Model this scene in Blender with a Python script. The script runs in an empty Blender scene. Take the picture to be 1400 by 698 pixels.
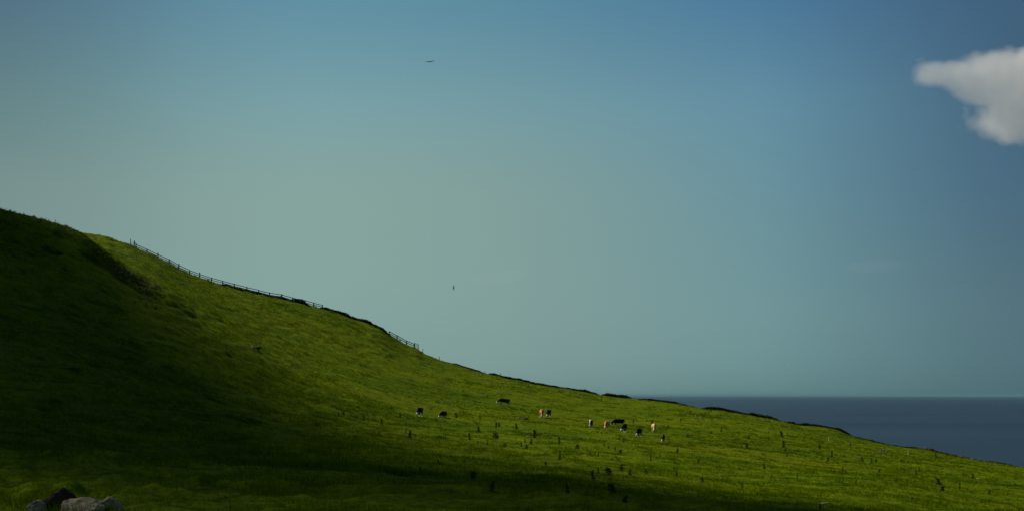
import bpy, bmesh, math, random
import numpy as np
from mathutils import Vector, Matrix

random.seed(7)
rng = np.random.default_rng(11)
S = bpy.context.scene
COL = S.collection
R = math.radians

# ------------------------------------------------------------------ camera
F = 1923.0            # focal length in photograph pixels (photograph is 1400 wide)
U0, V0 = 700.0, 540.0 # image column of the view axis, image row of the horizon
cam_d = bpy.data.cameras.new('camera')
cam_d.sensor_width = 36.0
cam_d.lens = 36.0 * F / 1400.0
cam_d.shift_y = (V0 - 349.0) / 1400.0
cam_d.clip_start = 0.1
cam_d.clip_end = 400000.0
cam = bpy.data.objects.new('camera', cam_d)
cam.location = (0, 0, 0)
cam.rotation_euler = (R(90), 0, 0)
COL.objects.link(cam)
S.camera = cam

# ------------------------------------------------------------------ light
SUN_AZ, SUN_EL = R(-64), R(40)      # azimuth clockwise from the view direction
SDIR = Vector((math.sin(SUN_AZ) * math.cos(SUN_EL), math.cos(SUN_AZ) * math.cos(SUN_EL), math.sin(SUN_EL)))
sun_d = bpy.data.lights.new('sun', 'SUN')
sun_d.energy = 4.1
sun_d.angle = R(0.6)
sun_d.color = (1.0, 0.93, 0.80)
sun = bpy.data.objects.new('sun', sun_d)
sun.rotation_euler = SDIR.to_track_quat('Z', 'Y').to_euler()
sun.location = (-200, 0, 300)
COL.objects.link(sun)

S.view_settings.view_transform = 'Standard'
S.view_settings.look = 'None'
EXPOSURE = 0.5
S.view_settings.exposure = EXPOSURE
S.view_settings.gamma = 1.0
S.cycles.volume_bounces = 5

W = bpy.data.worlds.new('World')
S.world = W
W.use_nodes = True
wn, wl = W.node_tree.nodes, W.node_tree.links
bg = wn['Background']
sky = wn.new('ShaderNodeTexSky')
sky.sky_type = 'NISHITA'
sky.sun_disc = False
sky.sun_elevation = SUN_EL
sky.sun_rotation = SUN_AZ
sky.altitude = 80
sky.air_density = 1.0
sky.dust_density = 0.4
sky.ozone_density = 2.0
bg.inputs['Strength'].default_value = 0.05

# sky multiplied by bearing: paler ahead, with lens darkening painted in towards both sides
def wnode(t, **kw):
    n = wn.new(t)
    for k, v in kw.items():
        setattr(n, k, v)
    return n
def wmath(op, a, b=None):
    n = wnode('ShaderNodeMath', operation=op)
    for i, x in enumerate((a, b)):
        if x is None: continue
        if isinstance(x, (int, float)): n.inputs[i].default_value = x
        else: wl.new(x, n.inputs[i])
    return n.outputs[0]
def smooth_interp(x, y, xq):
    x, y, xq = np.array(x), np.array(y), np.array(xq)
    m = np.gradient(y, x)
    k = np.clip(np.searchsorted(x, xq, 'right') - 1, 0, len(x) - 2)
    h = x[k + 1] - x[k]; t = np.clip((xq - x[k]) / h, 0, 1)
    return ((1 + 2 * t) * (1 - t) ** 2 * y[k] + t * (1 - t) ** 2 * h * m[k] + t * t * (3 - 2 * t) * y[k + 1] + t * t * (t - 1) * h * m[k + 1])
def wramp(fac, lo, hi, stops, dense, gain=1.0):
    n = wnode('ShaderNodeValToRGB')
    cr = n.color_ramp
    cr.interpolation = 'LINEAR'
    px_ = [p for p, c in stops]
    a_, b_ = dense
    xs = sorted(set([lo, hi] + [p for p in px_ if not a_ <= p <= b_] + list(np.linspace(a_, b_, 24))))
    ch = [smooth_interp(px_, [c[k] for p, c in stops], xs) for k in range(3)]
    while len(cr.elements) < len(xs): cr.elements.new(0.5)
    for i, e in enumerate(cr.elements):
        e.position = (xs[i] - lo) / (hi - lo)
        e.color = (*[max(0, ch[k][i]) * gain for k in range(3)], 1)
    wl.new(wmath('DIVIDE', wmath('SUBTRACT', fac, lo), hi - lo), n.inputs[0])
    return n.outputs[0]
tc = wnode('ShaderNodeTexCoord')
sp = wnode('ShaderNodeSeparateXYZ')
wl.new(tc.outputs['Generated'], sp.inputs[0])
X, Y, Z = sp.outputs
hyp = wmath('SQRT', wmath('ADD', wmath('MULTIPLY', X, X), wmath('MULTIPLY', Y, Y)))
tel = wmath('DIVIDE', Z, wmath('MAXIMUM', hyp, 0.05))
az = wmath('ARCTAN2', X, Y)
HIGH = [(.5, (.80, 1.0, 1.0)), (1.0, (.95, 1.0, 1.0))]
RIGHT = [(0.0, (0.273, 0.591, 0.964)), (0.0052, (0.282, 0.595, 0.956)), (0.013, (0.282, 0.576, 0.916)), (0.0234, (0.298, 0.572, 0.877)), (0.0364, (0.315, 0.559, 0.805)), (0.0572, (0.363, 0.577, 0.747)), (0.0832, (0.398, 0.594, 0.716)), (0.1144, (0.425, 0.617, 0.716)), (0.1404, (0.443, 0.639, 0.740)), (0.1716, (0.476, 0.672, 0.750)), (0.2028, (0.500, 0.701, 0.764)), (0.234, (0.517, 0.722, 0.784)), (0.26, (0.527, 0.737, 0.800)), (0.2782, (0.532, 0.744, 0.811))] + HIGH
MID = [(0.0, (0.450, 0.938, 1.343)), (0.0052, (0.459, 0.937, 1.340)), (0.013, (0.471, 0.921, 1.299)), (0.0234, (0.511, 0.933, 1.259)), (0.0364, (0.563, 0.944, 1.181)), (0.0572, (0.649, 0.993, 1.111)), (0.0832, (0.727, 1.048, 1.065)), (0.1144, (0.826, 1.151, 1.081)), (0.1404, (0.891, 1.237, 1.129)), (0.1716, (0.951, 1.331, 1.211)), (0.2028, (0.996, 1.424, 1.310)), (0.234, (0.891, 1.343, 1.308)), (0.26, (0.791, 1.257, 1.305)), (0.2782, (0.721, 1.199, 1.307))] + HIGH
AHEAD = [(0.0, (0.587, 1.026, 1.357)), (0.0052, (0.595, 1.020, 1.349)), (0.013, (0.605, 0.999, 1.287)), (0.0234, (0.644, 1.000, 1.226)), (0.0364, (0.688, 0.993, 1.123)), (0.0572, (0.797, 1.043, 1.036)), (0.0832, (0.952, 1.141, 0.989)), (0.1144, (1.128, 1.261, 0.974)), (0.1404, (1.275, 1.373, 0.987)), (0.1716, (1.327, 1.479, 1.061)), (0.2028, (1.297, 1.567, 1.178)), (0.234, (1.174, 1.535, 1.204)), (0.26, (1.064, 1.504, 1.229)), (0.2782, (0.996, 1.483, 1.249))] + HIGH
LEFT = [(0.0, (0.532, 0.918, 1.231)), (0.0052, (0.513, 0.87, 1.158)), (0.013, (0.498, 0.813, 1.059)), (0.0234, (0.499, 0.769, 0.954)), (0.0364, (0.516, 0.742, 0.854)), (0.0572, (0.565, 0.741, 0.758)), (0.0832, (0.637, 0.769, 0.696)), (0.1144, (0.725, 0.822, 0.665)), (0.1404, (0.796, 0.871, 0.658)), (0.1716, (0.749, 0.856, 0.636)), (0.2028, (0.683, 0.832, 0.62)), (0.234, (0.627, 0.77, 0.621)), (0.26, (0.575, 0.706, 0.623)), (0.2782, (0.538, 0.66, 0.626))] + HIGH
g = lambda v: (v, v, v)
D2 = math.pi / 180
SKY_GAIN = 2 ** -EXPOSURE
def az_step(stops):
    return wramp(az, -math.pi, math.pi, [(a * D2, g(v)) for a, v in stops], (-24 * D2, 28 * D2))
def wmix(f, a, b):
    n = wnode('ShaderNodeMixRGB', blend_type='MIX')
    wl.new(f, n.inputs[0]); wl.new(a, n.inputs[1]); wl.new(b, n.inputs[2])
    return n.outputs[0]
rl, rv, rm, rc = [wramp(tel, 0, 1, st, (0.0, .30), SKY_GAIN) for st in (LEFT, AHEAD, MID, RIGHT)]
c1 = wmix(az_step([(-180, 0), (-26, 0), (-22, .0), (-17, .28), (-12, .75), (-8, .97), (-5, 1), (180, 1)]), rl, rv)
c2 = wmix(az_step([(-180, 0), (-6, 0), (-3, .02), (1, .16), (5, .46), (9, .84), (12, 1), (16, 1), (180, 1)]), c1, rm)
c3 = wmix(az_step([(-180, 1), (-120, 0), (8, 0), (10.5, .04), (13, .30), (16, .62), (19, .92), (21, 1), (180, 1)]), c2, rc)
sm = wnode('ShaderNodeMixRGB', blend_type='MULTIPLY')
sm.inputs[0].default_value = 1
wl.new(sky.outputs[0], sm.inputs[1]); wl.new(c3, sm.inputs[2])
wl.new(sm.outputs[0], bg.inputs['Color'])

# ------------------------------------------------------------------ helpers
def link(o, parent=None):
    COL.objects.link(o)
    if parent is not None: o.parent = parent
    return o
def tag(o, label=None, cat=None, group=None, kind=None):
    for k, v in (('label', label), ('category', cat), ('group', group), ('kind', kind)):
        if v: o[k] = v
    return o
def np_mesh(name, verts, faces, mats, smooth=False, attr=None, mat_idx=None):
    """verts (n,3), faces (m,k) of one size k"""
    v = np.ascontiguousarray(verts, np.float32); f = np.ascontiguousarray(faces, np.int32)
    me = bpy.data.meshes.new(name)
    m, k = f.shape
    me.vertices.add(len(v)); me.vertices.foreach_set('co', v.ravel())
    me.loops.add(m * k); me.loops.foreach_set('vertex_index', f.ravel())
    me.polygons.add(m); me.polygons.foreach_set('loop_start', np.arange(m, dtype=np.int32) * k)
    me.polygons.foreach_set('use_smooth', np.full(m, smooth, bool))
    for x in (mats if isinstance(mats, (list, tuple)) else [mats]): me.materials.append(x)
    if mat_idx is not None: me.polygons.foreach_set('material_index', np.asarray(mat_idx, np.int32))
    if attr is not None:
        a = me.attributes.new('tint', 'FLOAT', 'POINT'); a.data.foreach_set('value', np.asarray(attr, np.float32))
    me.update(); me.validate()
    return me
def obj(name, me, parent=None, loc=(0, 0, 0)):
    o = bpy.data.objects.new(name, me); o.location = loc
    return link(o, parent)
def empty(name, loc):
    o = bpy.data.objects.new(name, None); o.location = loc; o.empty_display_size = .3
    return link(o)
def mat(name):
    m = bpy.data.materials.new(name); m.use_nodes = True
    nt = m.node_tree
    b = nt.nodes['Principled BSDF']
    return m, nt.nodes, nt.links, b
def noise_node(n, l, scale, detail=4, rough=.6, vec=None):
    t = n.new('ShaderNodeTexNoise'); t.inputs['Scale'].default_value = scale
    t.inputs['Detail'].default_value = detail; t.inputs['Roughness'].default_value = rough
    if vec is not None: l.new(vec, t.inputs['Vector'])
    return t.outputs['Fac']
def ramp_node(n, l, fac, stops):
    r = n.new('ShaderNodeValToRGB'); cr = r.color_ramp
    while len(cr.elements) < len(stops): cr.elements.new(.5)
    for e, (p, c) in zip(cr.elements, stops):
        e.position = p; e.color = (*c, 1)
    l.new(fac, r.inputs[0]); return r.outputs[0]
def simple_mat(name, c0, c1, scale=6, rough=.85, spec=.25, bump=.0):
    m, n, l, b = mat(name)
    tcn = n.new('ShaderNodeTexCoord')
    f = noise_node(n, l, scale, 5, .65, tcn.outputs['Object'])
    l.new(ramp_node(n, l, f, [(.3, c0), (.7, c1)]), b.inputs['Base Color'])
    b.inputs['Roughness'].default_value = rough
    b.inputs['Specular IOR Level'].default_value = spec
    if bump:
        bn = n.new('ShaderNodeBump'); bn.inputs['Strength'].default_value = bump; bn.inputs['Distance'].default_value = .05
        l.new(f, bn.inputs['Height']); l.new(bn.outputs[0], b.inputs['Normal'])
    return m

# ------------------------------------------------------------------ terrain shape
def hash2(ix, iy, seed):
    h = (ix.astype(np.int64) * 374761393 + iy.astype(np.int64) * 668265263 + seed * 974634961) & 0xffffffff
    h = ((h ^ (h >> 13)) * 1274126177) & 0xffffffff
    h = ((h ^ (h >> 16)) * 2246822519) & 0xffffffff
    return ((h ^ (h >> 15)) & 0xffff) / 65535.0
def vnoise(x, y, seed):
    ix, iy = np.floor(x), np.floor(y); fx, fy = x - ix, y - iy
    fx = fx * fx * fx * (fx * (fx * 6 - 15) + 10); fy = fy * fy * fy * (fy * (fy * 6 - 15) + 10)
    a, b = hash2(ix, iy, seed), hash2(ix + 1, iy, seed)
    c, d = hash2(ix, iy + 1, seed), hash2(ix + 1, iy + 1, seed)
    return (a + (b - a) * fx) * (1 - fy) + (c + (d - c) * fx) * fy
def fbm(x, y, scale, octv, seed, gain=.5):
    s, a, t = 0, 1., 0.
    for o in range(octv):
        k = 2.03 ** o / scale
        s = s + a * (vnoise(x * k + 13.7 * o, y * k - 7.1 * o, seed + o) - .5) * 2; t += a; a *= gain
    return s / t
def sstep(a, b, x):
    t = np.clip((x - a) / (b - a), 0, 1); return t * t * (3 - 2 * t)

UT = np.arange(-900, 2301, 4.0)
YT = np.arange(0, 900, 1.0)
CU = [-900, -400, 0, 200, 400, 600, 800, 1000, 1200, 1400, 1800, 2300]
KY = [[30, 30, 30, 30, 32, 34, 38, 45, 60, 90, 100, 100],
      [60, 60, 60, 60, 60, 60, 60, 68, 90, 125, 135, 135],
      [120, 120, 120, 120, 120, 120, 120, 130, 150, 165, 170, 170],
      [200, 200, 200, 200, 200, 210, 210, 215, 210, 205, 205, 205],
      [270, 270, 270, 270, 270, 270, 266, 262, 250, 235, 235, 235]]
KV = [[690, 690, 698, 698, 698, 698, 698, 698, 698, 698, 715, 730],
      [570, 580, 605, 625, 640, 650, 660, 675, 668, 674, 690, 705],
      [390, 410, 455, 510, 570, 602, 618, 634, 642, 659, 675, 690],
      [310, 320, 350, 404, 505, 556, 580, 595, 622, 646.5, 665, 680],
      [285, 300, 325, 371, 455, 521, 557.5, 574.5, 610, 641.2, 655, 670]]
CRU = [-900, -400, 0, 70, 108, 125, 150, 158.6, 177, 186, 200, 216, 231.6, 244.5, 259, 273, 289, 302, 320.5, 337.7, 350, 385, 398, 418, 442, 461, 485,
       494.6, 508.6, 519, 532, 545, 556, 571, 578, 600, 640, 665, 700, 740, 780, 820, 850, 900, 936, 968, 981, 1028, 1063, 1093, 1125, 1148,
       1166, 1210, 1235, 1263, 1294, 1330, 1370, 1400, 1800, 2300]
CRV = [240, 265, 302, 310, 318, 319, 323.6, 327.5, 333, 338, 343.7, 351.5, 359.4, 366.6, 373.8, 379.5, 385, 388.4, 393, 397, 400, 406.6, 410, 415.5, 421, 427, 435,
       438.5, 443, 448, 456.7, 465, 470.5, 477, 482, 490.5, 503, 510, 518, 526, 532, 539.5, 543, 548, 553, 559, 559.5, 567, 574.5, 581, 583, 588.5,
       596, 607, 611.5, 613.5, 621, 629, 637, 642, 662, 678]
CYU, CY = [-900, 0, 500, 700, 900, 1100, 1300, 1400, 2300], [330, 330, 326, 310, 302, 297, 280, 268, 268]
_ky = np.array([np.interp(UT, CU, r) for r in KY])
_kz = np.array([np.interp(UT, CU, [-(y * (v - V0) / F) for y, v in zip(ry, rv_)]) for ry, rv_ in zip(KY, KV)])
ker = np.hanning(47); ker /= ker.sum()
def smooth_rows(a):
    p = np.pad(a, ((0, 0), (23, 23)), mode='edge')
    return np.array([np.convolve(r, ker, 'valid') for r in p])
_ky, _kz = smooth_rows(_ky), smooth_rows(_kz)
YC = np.interp(UT, CYU, CY)
ZC = -YC * (np.interp(UT, CRU, CRV) - V0) / F
def pchip(x, y, xq):
    h = np.diff(x); d = np.diff(y) / h
    m = np.zeros_like(x)
    for i in range(1, len(x) - 1):
        if d[i - 1] * d[i] > 0:
            w1, w2 = 2 * h[i] + h[i - 1], h[i] + 2 * h[i - 1]
            m[i] = (w1 + w2) / (w1 / d[i - 1] + w2 / d[i])
    m[0], m[-1] = d[0], d[-1]
    k = np.clip(np.searchsorted(x, xq, 'right') - 1, 0, len(x) - 2)
    t = (xq - x[k]) / h[k]
    return ((1 + 2 * t) * (1 - t) ** 2 * y[k] + t * (1 - t) ** 2 * h[k] * m[k] + t * t * (3 - 2 * t) * y[k + 1] + t * t * (t - 1) * h[k] * m[k + 1])
ZT = np.zeros((len(UT), len(YT)))
for i, u in enumerate(UT):
    x = np.concatenate([[0, 12], _ky[:, i], [YC[i]]]); z = np.concatenate([[-1.75, -1.95], _kz[:, i], [ZC[i]]])
    q = np.minimum(YT, YC[i])
    zz = pchip(x, z, q)
    e = np.maximum(YT - YC[i], 0)
    ZT[i] = np.maximum(zz - .12 * e - .0035 * e * e, -90)
# the nearer shoulder on the left, in front of the fenced ridge
SU = [-900, -400, 0, 30, 70, 100, 112, 140, 165, 200, 240, 290, 340]
SV = [230, 255, 289.5, 296.5, 307, 316, 321, 341, 361, 382, 406, 440, 480]
for i, u in enumerate(UT):
    if u > 340: break
    Ys = np.interp(u, [-900, 0, 300], [190, 200, 222])
    zs = -Ys * (np.interp(u, SU, SV) - V0) / F
    b = zs - np.interp(Ys, YT, ZT[i])
    if b <= 0: continue
    gq = np.where(YT < Ys, sstep(Ys - 62, Ys, YT) * .65 + .35 * sstep(Ys - 24, Ys - 3, YT), 1 - sstep(Ys, Ys + 48, YT))
    ZT[i] += b * gq
def base_z(x, y):
    Yq = np.clip(y, 0, 898.0)
    u = np.clip(U0 + F * x / np.maximum(Yq, 8.0), UT[0], UT[-1] - 1e-3)
    fu = (u - UT[0]) / 4.0; iu = fu.astype(int); fu = fu - iu
    iy = Yq.astype(int); fy = Yq - iy
    return ((ZT[iu, iy] * (1 - fu) + ZT[iu + 1, iy] * fu) * (1 - fy) + (ZT[iu, iy + 1] * (1 - fu) + ZT[iu + 1, iy + 1] * fu) * fy)
def height(x, y):
    x = np.asarray(x, float); y = np.asarray(y, float)
    z = base_z(x, y)
    u = U0 + F * x / np.maximum(y, 8.0)
    steep = 1 - sstep(150, 800, u)
    sh = (1 - sstep(150, 330, u)) * sstep(120, 165, y) * (1 - sstep(225, 250, y))
    tus = np.maximum(fbm(x, y, 1.6, 3, 5), 0)
    amp = .10 + .16 * steep + .10 * sstep(-.1, .5, fbm(x, y, 30, 2, 77))
    fade = .35 + .65 * sstep(15, 50, y)
    z = z + fade * (amp * (1.5 * tus + 1.0 * (.3 - np.abs(fbm(x, y, 4.5, 3, 21))) + .6 * fbm(x, y, 8.0, 2, 22)) + .12 * fbm(x, y, 18, 2, 31))
    # sheep tracks along the steep slope and the broken scarp of the shoulder
    tr = z * 1.0 + 1.6 * fbm(x, y, 14, 3, 41)
    z = z + fade * (.25 + .75 * steep) * .20 * (np.abs((tr / 1.7) % 1.0 - .5) * 2 - .5)
    z = z + sh * .75 * fbm(x, y, 8, 4, 55, .6)
    return z
def at(u, v, noisy=True):
    """the first ground point met by the sight line through photograph pixel (u, v)"""
    i = int(round((u - UT[0]) / 4.0))
    vv = V0 - F * ZT[i, 20:] / YT[20:]
    hit = np.nonzero(vv <= v)[0]
    y = YT[20 + hit[0]] if len(hit) else YC[i] - 1.0
    if len(hit) and hit[0] > 0:
        a, b = vv[hit[0] - 1], vv[hit[0]]
        y = y - 1 + (a - v) / max(a - b, 1e-6)
    x = (u - U0) / F * y
    return Vector((x, y, float(height(np.array([x]), np.array([y]))[0])))
def crest(u, back=0.0):
    y = float(np.interp(u, UT, YC)) - back
    x = (u - U0) / F * y
    return Vector((x, y, float(height(np.array([x]), np.array([y]))[0])))

# ------------------------------------------------------------------ materials of the land
def grass_mat(name, blades):
    m, n, l, b = mat(name)
    geo = n.new('ShaderNodeNewGeometry'); P = geo.outputs['Position']
    big = noise_node(n, l, .035, 3, .55, P)
    mid = noise_node(n, l, .35, 4, .6, P)
    c1 = ramp_node(n, l, big, [(.30, (.060, .096, .0006)), (.44, (.077, .118, .0007)), (.58, (.093, .128, .0008)), (.72, (.110, .122, .0016))])
    c2 = ramp_node(n, l, mid, [(.30, (.30, .38, .5)), (.43, (.78, .82, .85)), (.58, (1.05, 1.04, 1.0)), (.75, (1.4, 1.34, 1.4))])
    mx = n.new('ShaderNodeMixRGB'); mx.blend_type = 'MULTIPLY'; mx.inputs[0].default_value = 1
    l.new(c1, mx.inputs[1]); l.new(c2, mx.inputs[2]); col = mx.outputs[0]
    if blades:
        at_ = n.new('ShaderNodeAttribute'); at_.attribute_name = 'tint'
        c3 = ramp_node(n, l, at_.outputs['Fac'], [(0, (.55, .68, .6)), (.5, (1.15, 1.15, 1)), (.85, (1.6, 1.5, 1.5)), (1, (2.6, 2.2, 3.2))])
        m2 = n.new('ShaderNodeMixRGB'); m2.blend_type = 'MULTIPLY'; m2.inputs[0].default_value = 1
        l.new(col, m2.inputs[1]); l.new(c3, m2.inputs[2]); col = m2.outputs[0]
        l.new(col, b.inputs['Base Color']); b.inputs['Roughness'].default_value = .8; b.inputs['Specular IOR Level'].default_value = .0
        tr = n.new('ShaderNodeBsdfTranslucent'); l.new(col, tr.inputs['Color'])
        ms = n.new('ShaderNodeMixShader'); ms.inputs[0].default_value = .3
        l.new(b.outputs[0], ms.inputs[1]); l.new(tr.outputs[0], ms.inputs[2])
        l.new(ms.outputs[0], n['Material Output'].inputs['Surface'])
    else:
        fine = noise_node(n, l, 2.6, 5, .7, P)
        c3 = ramp_node(n, l, fine, [(.25, (.35, .4, .4)), (.5, (.9, .9, .85)), (.75, (1.35, 1.3, 1.3))])
        m2 = n.new('ShaderNodeMixRGB'); m2.blend_type = 'MULTIPLY'; m2.inputs[0].default_value = 1
        l.new(col, m2.inputs[1]); l.new(c3, m2.inputs[2])
        l.new(m2.outputs[0], b.inputs['Base Color']); b.inputs['Roughness'].default_value = .95; b.inputs['Specular IOR Level'].default_value = .012
        bn = n.new('ShaderNodeBump'); bn.inputs['Strength'].default_value = .6; bn.inputs['Distance'].default_value = .25
        l.new(fine, bn.inputs['Height']); l.new(bn.outputs[0], b.inputs['Normal'])
    return m
M_turf = grass_mat('turf', False)
M_grass = grass_mat('grass_blades', True)
def leaf_mat(name, c0, c1, tr=.2):
    m, n, l, b = mat(name)
    at_ = n.new('ShaderNodeAttribute'); at_.attribute_name = 'tint'
    col = ramp_node(n, l, at_.outputs['Fac'], [(0, c0), (1, c1)])
    l.new(col, b.inputs['Base Color']); b.inputs['Roughness'].default_value = .7; b.inputs['Specular IOR Level'].default_value = .12
    t = n.new('ShaderNodeBsdfTranslucent'); l.new(col, t.inputs['Color'])
    ms = n.new('ShaderNodeMixShader'); ms.inputs[0].default_value = tr
    l.new(b.outputs[0], ms.inputs[1]); l.new(t.outputs[0], ms.inputs[2]); l.new(ms.outputs[0], n['Material Output'].inputs['Surface'])
    return m
M_thistle = leaf_mat('thistle_leaves', (.018, .034, .004), (.060, .090, .008), .35)
M_hedge = leaf_mat('hedge_leaves', (.006, .010, .003), (.022, .026, .007), .08)
M_bracken = leaf_mat('bracken_leaves', (.020, .016, .006), (.10, .060, .020), .1)
M_heath = leaf_mat('heather', (.009, .014, .004), (.028, .032, .008), .1)
M_stone = simple_mat('stone', (.20, .16, .09), (.50, .42, .26), 5, .9, .2, .5)
M_stone_dark = simple_mat('dark_stone', (.010, .010, .010), (.035, .035, .033), 5, .9, .2, .5)
M_stone_brown = simple_mat('brown_stone', (.06, .036, .018), (.17, .10, .045), 5, .9, .2, .5)
M_wood = simple_mat('weathered_wood', (.035, .034, .030), (.09, .085, .075), 9, .85, .2)
M_wood_pale = simple_mat('bleached_wood', (.30, .29, .22), (.5, .48, .38), 9, .85, .2)

# ------------------------------------------------------------------ the ground sheet
def axis(lo, hi, step, far):
    core = np.arange(lo, hi + step, step)
    out = []; d = step; x = hi
    while x < far:
        d *= 1.25; x += d; out.append(x)
    left = []; d = step; x = lo
    while x > -far:
        d *= 1.25; x -= d; left.append(x)
    return np.concatenate([left[::-1], core, out])
su = axis(-110, 1510, 3.2, 2100)
ss = (su - U0) / F
yy = [16.0]
while yy[-1] < 345: yy.append(yy[-1] + max(.10, .0056 * yy[-1]))
ya = np.concatenate([[-160, -110, -70, -45, -28, -18, -11, -6, -2, 1, 3.5, 6, 8.5, 10.5, 12.2, 13.7, 15], yy, np.arange(350, 520, 6), [540, 580, 640]])
GX = ss[None, :] * np.sqrt(np.maximum(ya, 0) ** 2 + 8.0 ** 2)[:, None] * (1 + 4.0 * np.maximum(0, (30 - ya) / 60)[:, None])
GY = np.repeat(ya[:, None], len(ss), 1)
GZ = height(GX, GY)
nr, nc = GX.shape
idx = np.arange(nr * nc).reshape(nr, nc)
q = np.stack([idx[:-1, :-1], idx[:-1, 1:], idx[1:, 1:], idx[1:, :-1]], -1).reshape(-1, 4)
ground = obj('ground', np_mesh('ground', np.stack([GX, GY, GZ], -1).reshape(-1, 3), q, M_turf, True))
tag(ground, kind='structure')

# ------------------------------------------------------------------ the sea
SEA_Z = -80.0
m, n, l, b = mat('sea_water')
geo = n.new('ShaderNodeNewGeometry')
mp = n.new('ShaderNodeMapping'); mp.inputs['Scale'].default_value = (.0004, .0012, 1); l.new(geo.outputs['Position'], mp.inputs[0])
f = noise_node(n, l, 1.0, 5, .6, mp.outputs[0])
l.new(ramp_node(n, l, f, [(.35, (.008, .023, .041)), (.65, (.013, .033, .053))]), b.inputs['Base Color'])
b.inputs['Roughness'].default_value = .55; b.inputs['IOR'].default_value = 1.33; b.inputs['Specular IOR Level'].default_value = .3
f2 = noise_node(n, l, .12, 6, .65, geo.outputs['Position'])
bn = n.new('ShaderNodeBump'); bn.inputs['Strength'].default_value = .8; bn.inputs['Distance'].default_value = 2.5
l.new(f2, bn.inputs['Height']); l.new(bn.outputs[0], b.inputs['Normal'])
M_sea = m
rr = np.concatenate([[0], np.geomspace(150, 190000, 52)]); th = np.linspace(0, 2 * math.pi, 97)[:-1]
sv = np.stack([np.outer(rr, np.sin(th)), np.outer(rr, np.cos(th)), np.full((len(rr), 96), SEA_Z)], -1)
idx = np.arange(len(rr) * 96).reshape(len(rr), 96)
i2 = np.roll(idx, -1, 1)
q = np.stack([idx[:-1], idx[1:], i2[1:], i2[:-1]], -1).reshape(-1, 4)[96:]
v3 = sv.reshape(-1, 3)
sea = obj('sea', np_mesh('sea', v3, q, M_sea, False)); tag(sea, kind='structure')

# ------------------------------------------------------------------ grass
def blades_mesh(name, x, y, hgt, wid, nb, material, lean=.5, spread=.18, yjit=None):
    """nb triangular blades at each tuft"""
    N = len(x)
    X = np.repeat(x, nb); Yv = np.repeat(y, nb); H = np.repeat(hgt, nb); Wd = np.repeat(wid, nb)
    a = rng.uniform(0, 2 * math.pi, N * nb); r = np.sqrt(rng.uniform(0, 1, N * nb)) * spread * (H / .2)
    bx, by = X + r * np.cos(a), Yv + r * np.sin(a)
    bz = height(bx, by) - .02
    h = H * rng.uniform(.55, 1.1, N * nb)
    t = rng.uniform(0, 2 * math.pi, N * nb); w = Wd * rng.uniform(.6, 1.3, N * nb) * .5
    d = a + rng.normal(0, .9, N * nb); ln = h * rng.uniform(.1, 1.0, N * nb) * lean * 1.6
    p0 = np.stack([bx + w * np.cos(t), by + w * np.sin(t), bz], -1)
    p1 = np.stack([bx - w * np.cos(t), by - w * np.sin(t), bz], -1)
    p2 = np.stack([bx + ln * np.cos(d), by + ln * np.sin(d), bz + h * .95], -1)
    v = np.stack([p0, p1, p2], 1).reshape(-1, 3)
    fidx = np.arange(len(v)).reshape(-1, 3)
    tint = np.repeat(np.clip(rng.normal(.42, .2, N * nb) + np.repeat(rng.normal(0, .14, N), nb), 0, 1), 3)
    return np_mesh(name, v, fidx, material, False, tint)
N = 175000
gy = rng.uniform(14 ** .8, 332 ** .8, N) ** (1 / .8)
gu = rng.uniform(-170, 1570, N)
gx = (gu - U0) / F * gy
ok = gy < np.interp(gu, UT, YC) + 2
gx, gy, gu = gx[ok], gy[ok], gu[ok]
patch = sstep(-.15, .45, fbm(gx, gy, 9, 3, 91)); tuss = sstep(.15, .5, fbm(gx, gy, 2.2, 3, 5))
hgt = (.06 + .10 * patch + .18 * tuss) * (.7 + .6 * rng.random(len(gx))) * (1 + .35 * (gu < 500))
wid = np.maximum(.016, gy * .00042)
g = obj('grass', blades_mesh('grass', gx, gy, hgt, wid, 7, M_grass))
tag(g, 'short rough green grass covering the whole hillside pasture', 'grass', kind='stuff')

# ------------------------------------------------------------------ unseen cloud (out of the frame), outlined to throw the wanted shadow on the hillside
EDGE_UV = [(112, 323), (170, 366), (210, 398), (262, 440), (330, 495), (400, 548), (470, 586), (560, 617), (660, 641), (760, 653), (880, 661), (980, 671), (1090, 688)]
edge = [at(u, v) for u, v in EDGE_UV]
poly3 = [Vector((-330, 400, 60)), Vector((-190, 330, 50)), Vector((-105, 262, 35))] + edge + \
        [Vector((24, 60, -6)), Vector((34, 52, -4)), Vector((46, 10, -2)), Vector((60, -120, -2)), Vector((-60, -260, 0)), Vector((-300, -300, 20)), Vector((-600, -60, 60)), Vector((-560, 280, 60))]
CH = 1300.0
THIN0 = .38
pc = np.array([(p + SDIR * ((CH - p.z) / SDIR.z))[:2] for p in poly3])
def poly_dist(px, py, poly):
    d = np.full(px.shape, 1e9); ins = np.zeros(px.shape, bool)
    for i in range(len(poly)):
        (x0, y0), (x1, y1) = poly[i], poly[(i + 1) % len(poly)]
        ex, ey = x1 - x0, y1 - y0
        t = np.clip(((px - x0) * ex + (py - y0) * ey) / (ex * ex + ey * ey), 0, 1)
        d = np.minimum(d, np.hypot(px - x0 - t * ex, py - y0 - t * ey))
        c = ((y0 > py) != (y1 > py)) & (px < ex * (py - y0) / (ey if abs(ey) > 1e-9 else 1e-9) + x0)
        ins ^= c
    return np.where(ins, d, -d)
lo, hi = pc.min(0) - 30, pc.max(0) + 30
gxs = np.arange(lo[0], hi[0], 3.0); gys = np.arange(lo[1], hi[1], 3.0)
CX, CY2 = np.meshgrid(gxs, gys)
sd = poly_dist(CX, CY2, pc) + 9 * fbm(CX, CY2, 40, 4, 301)
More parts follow.
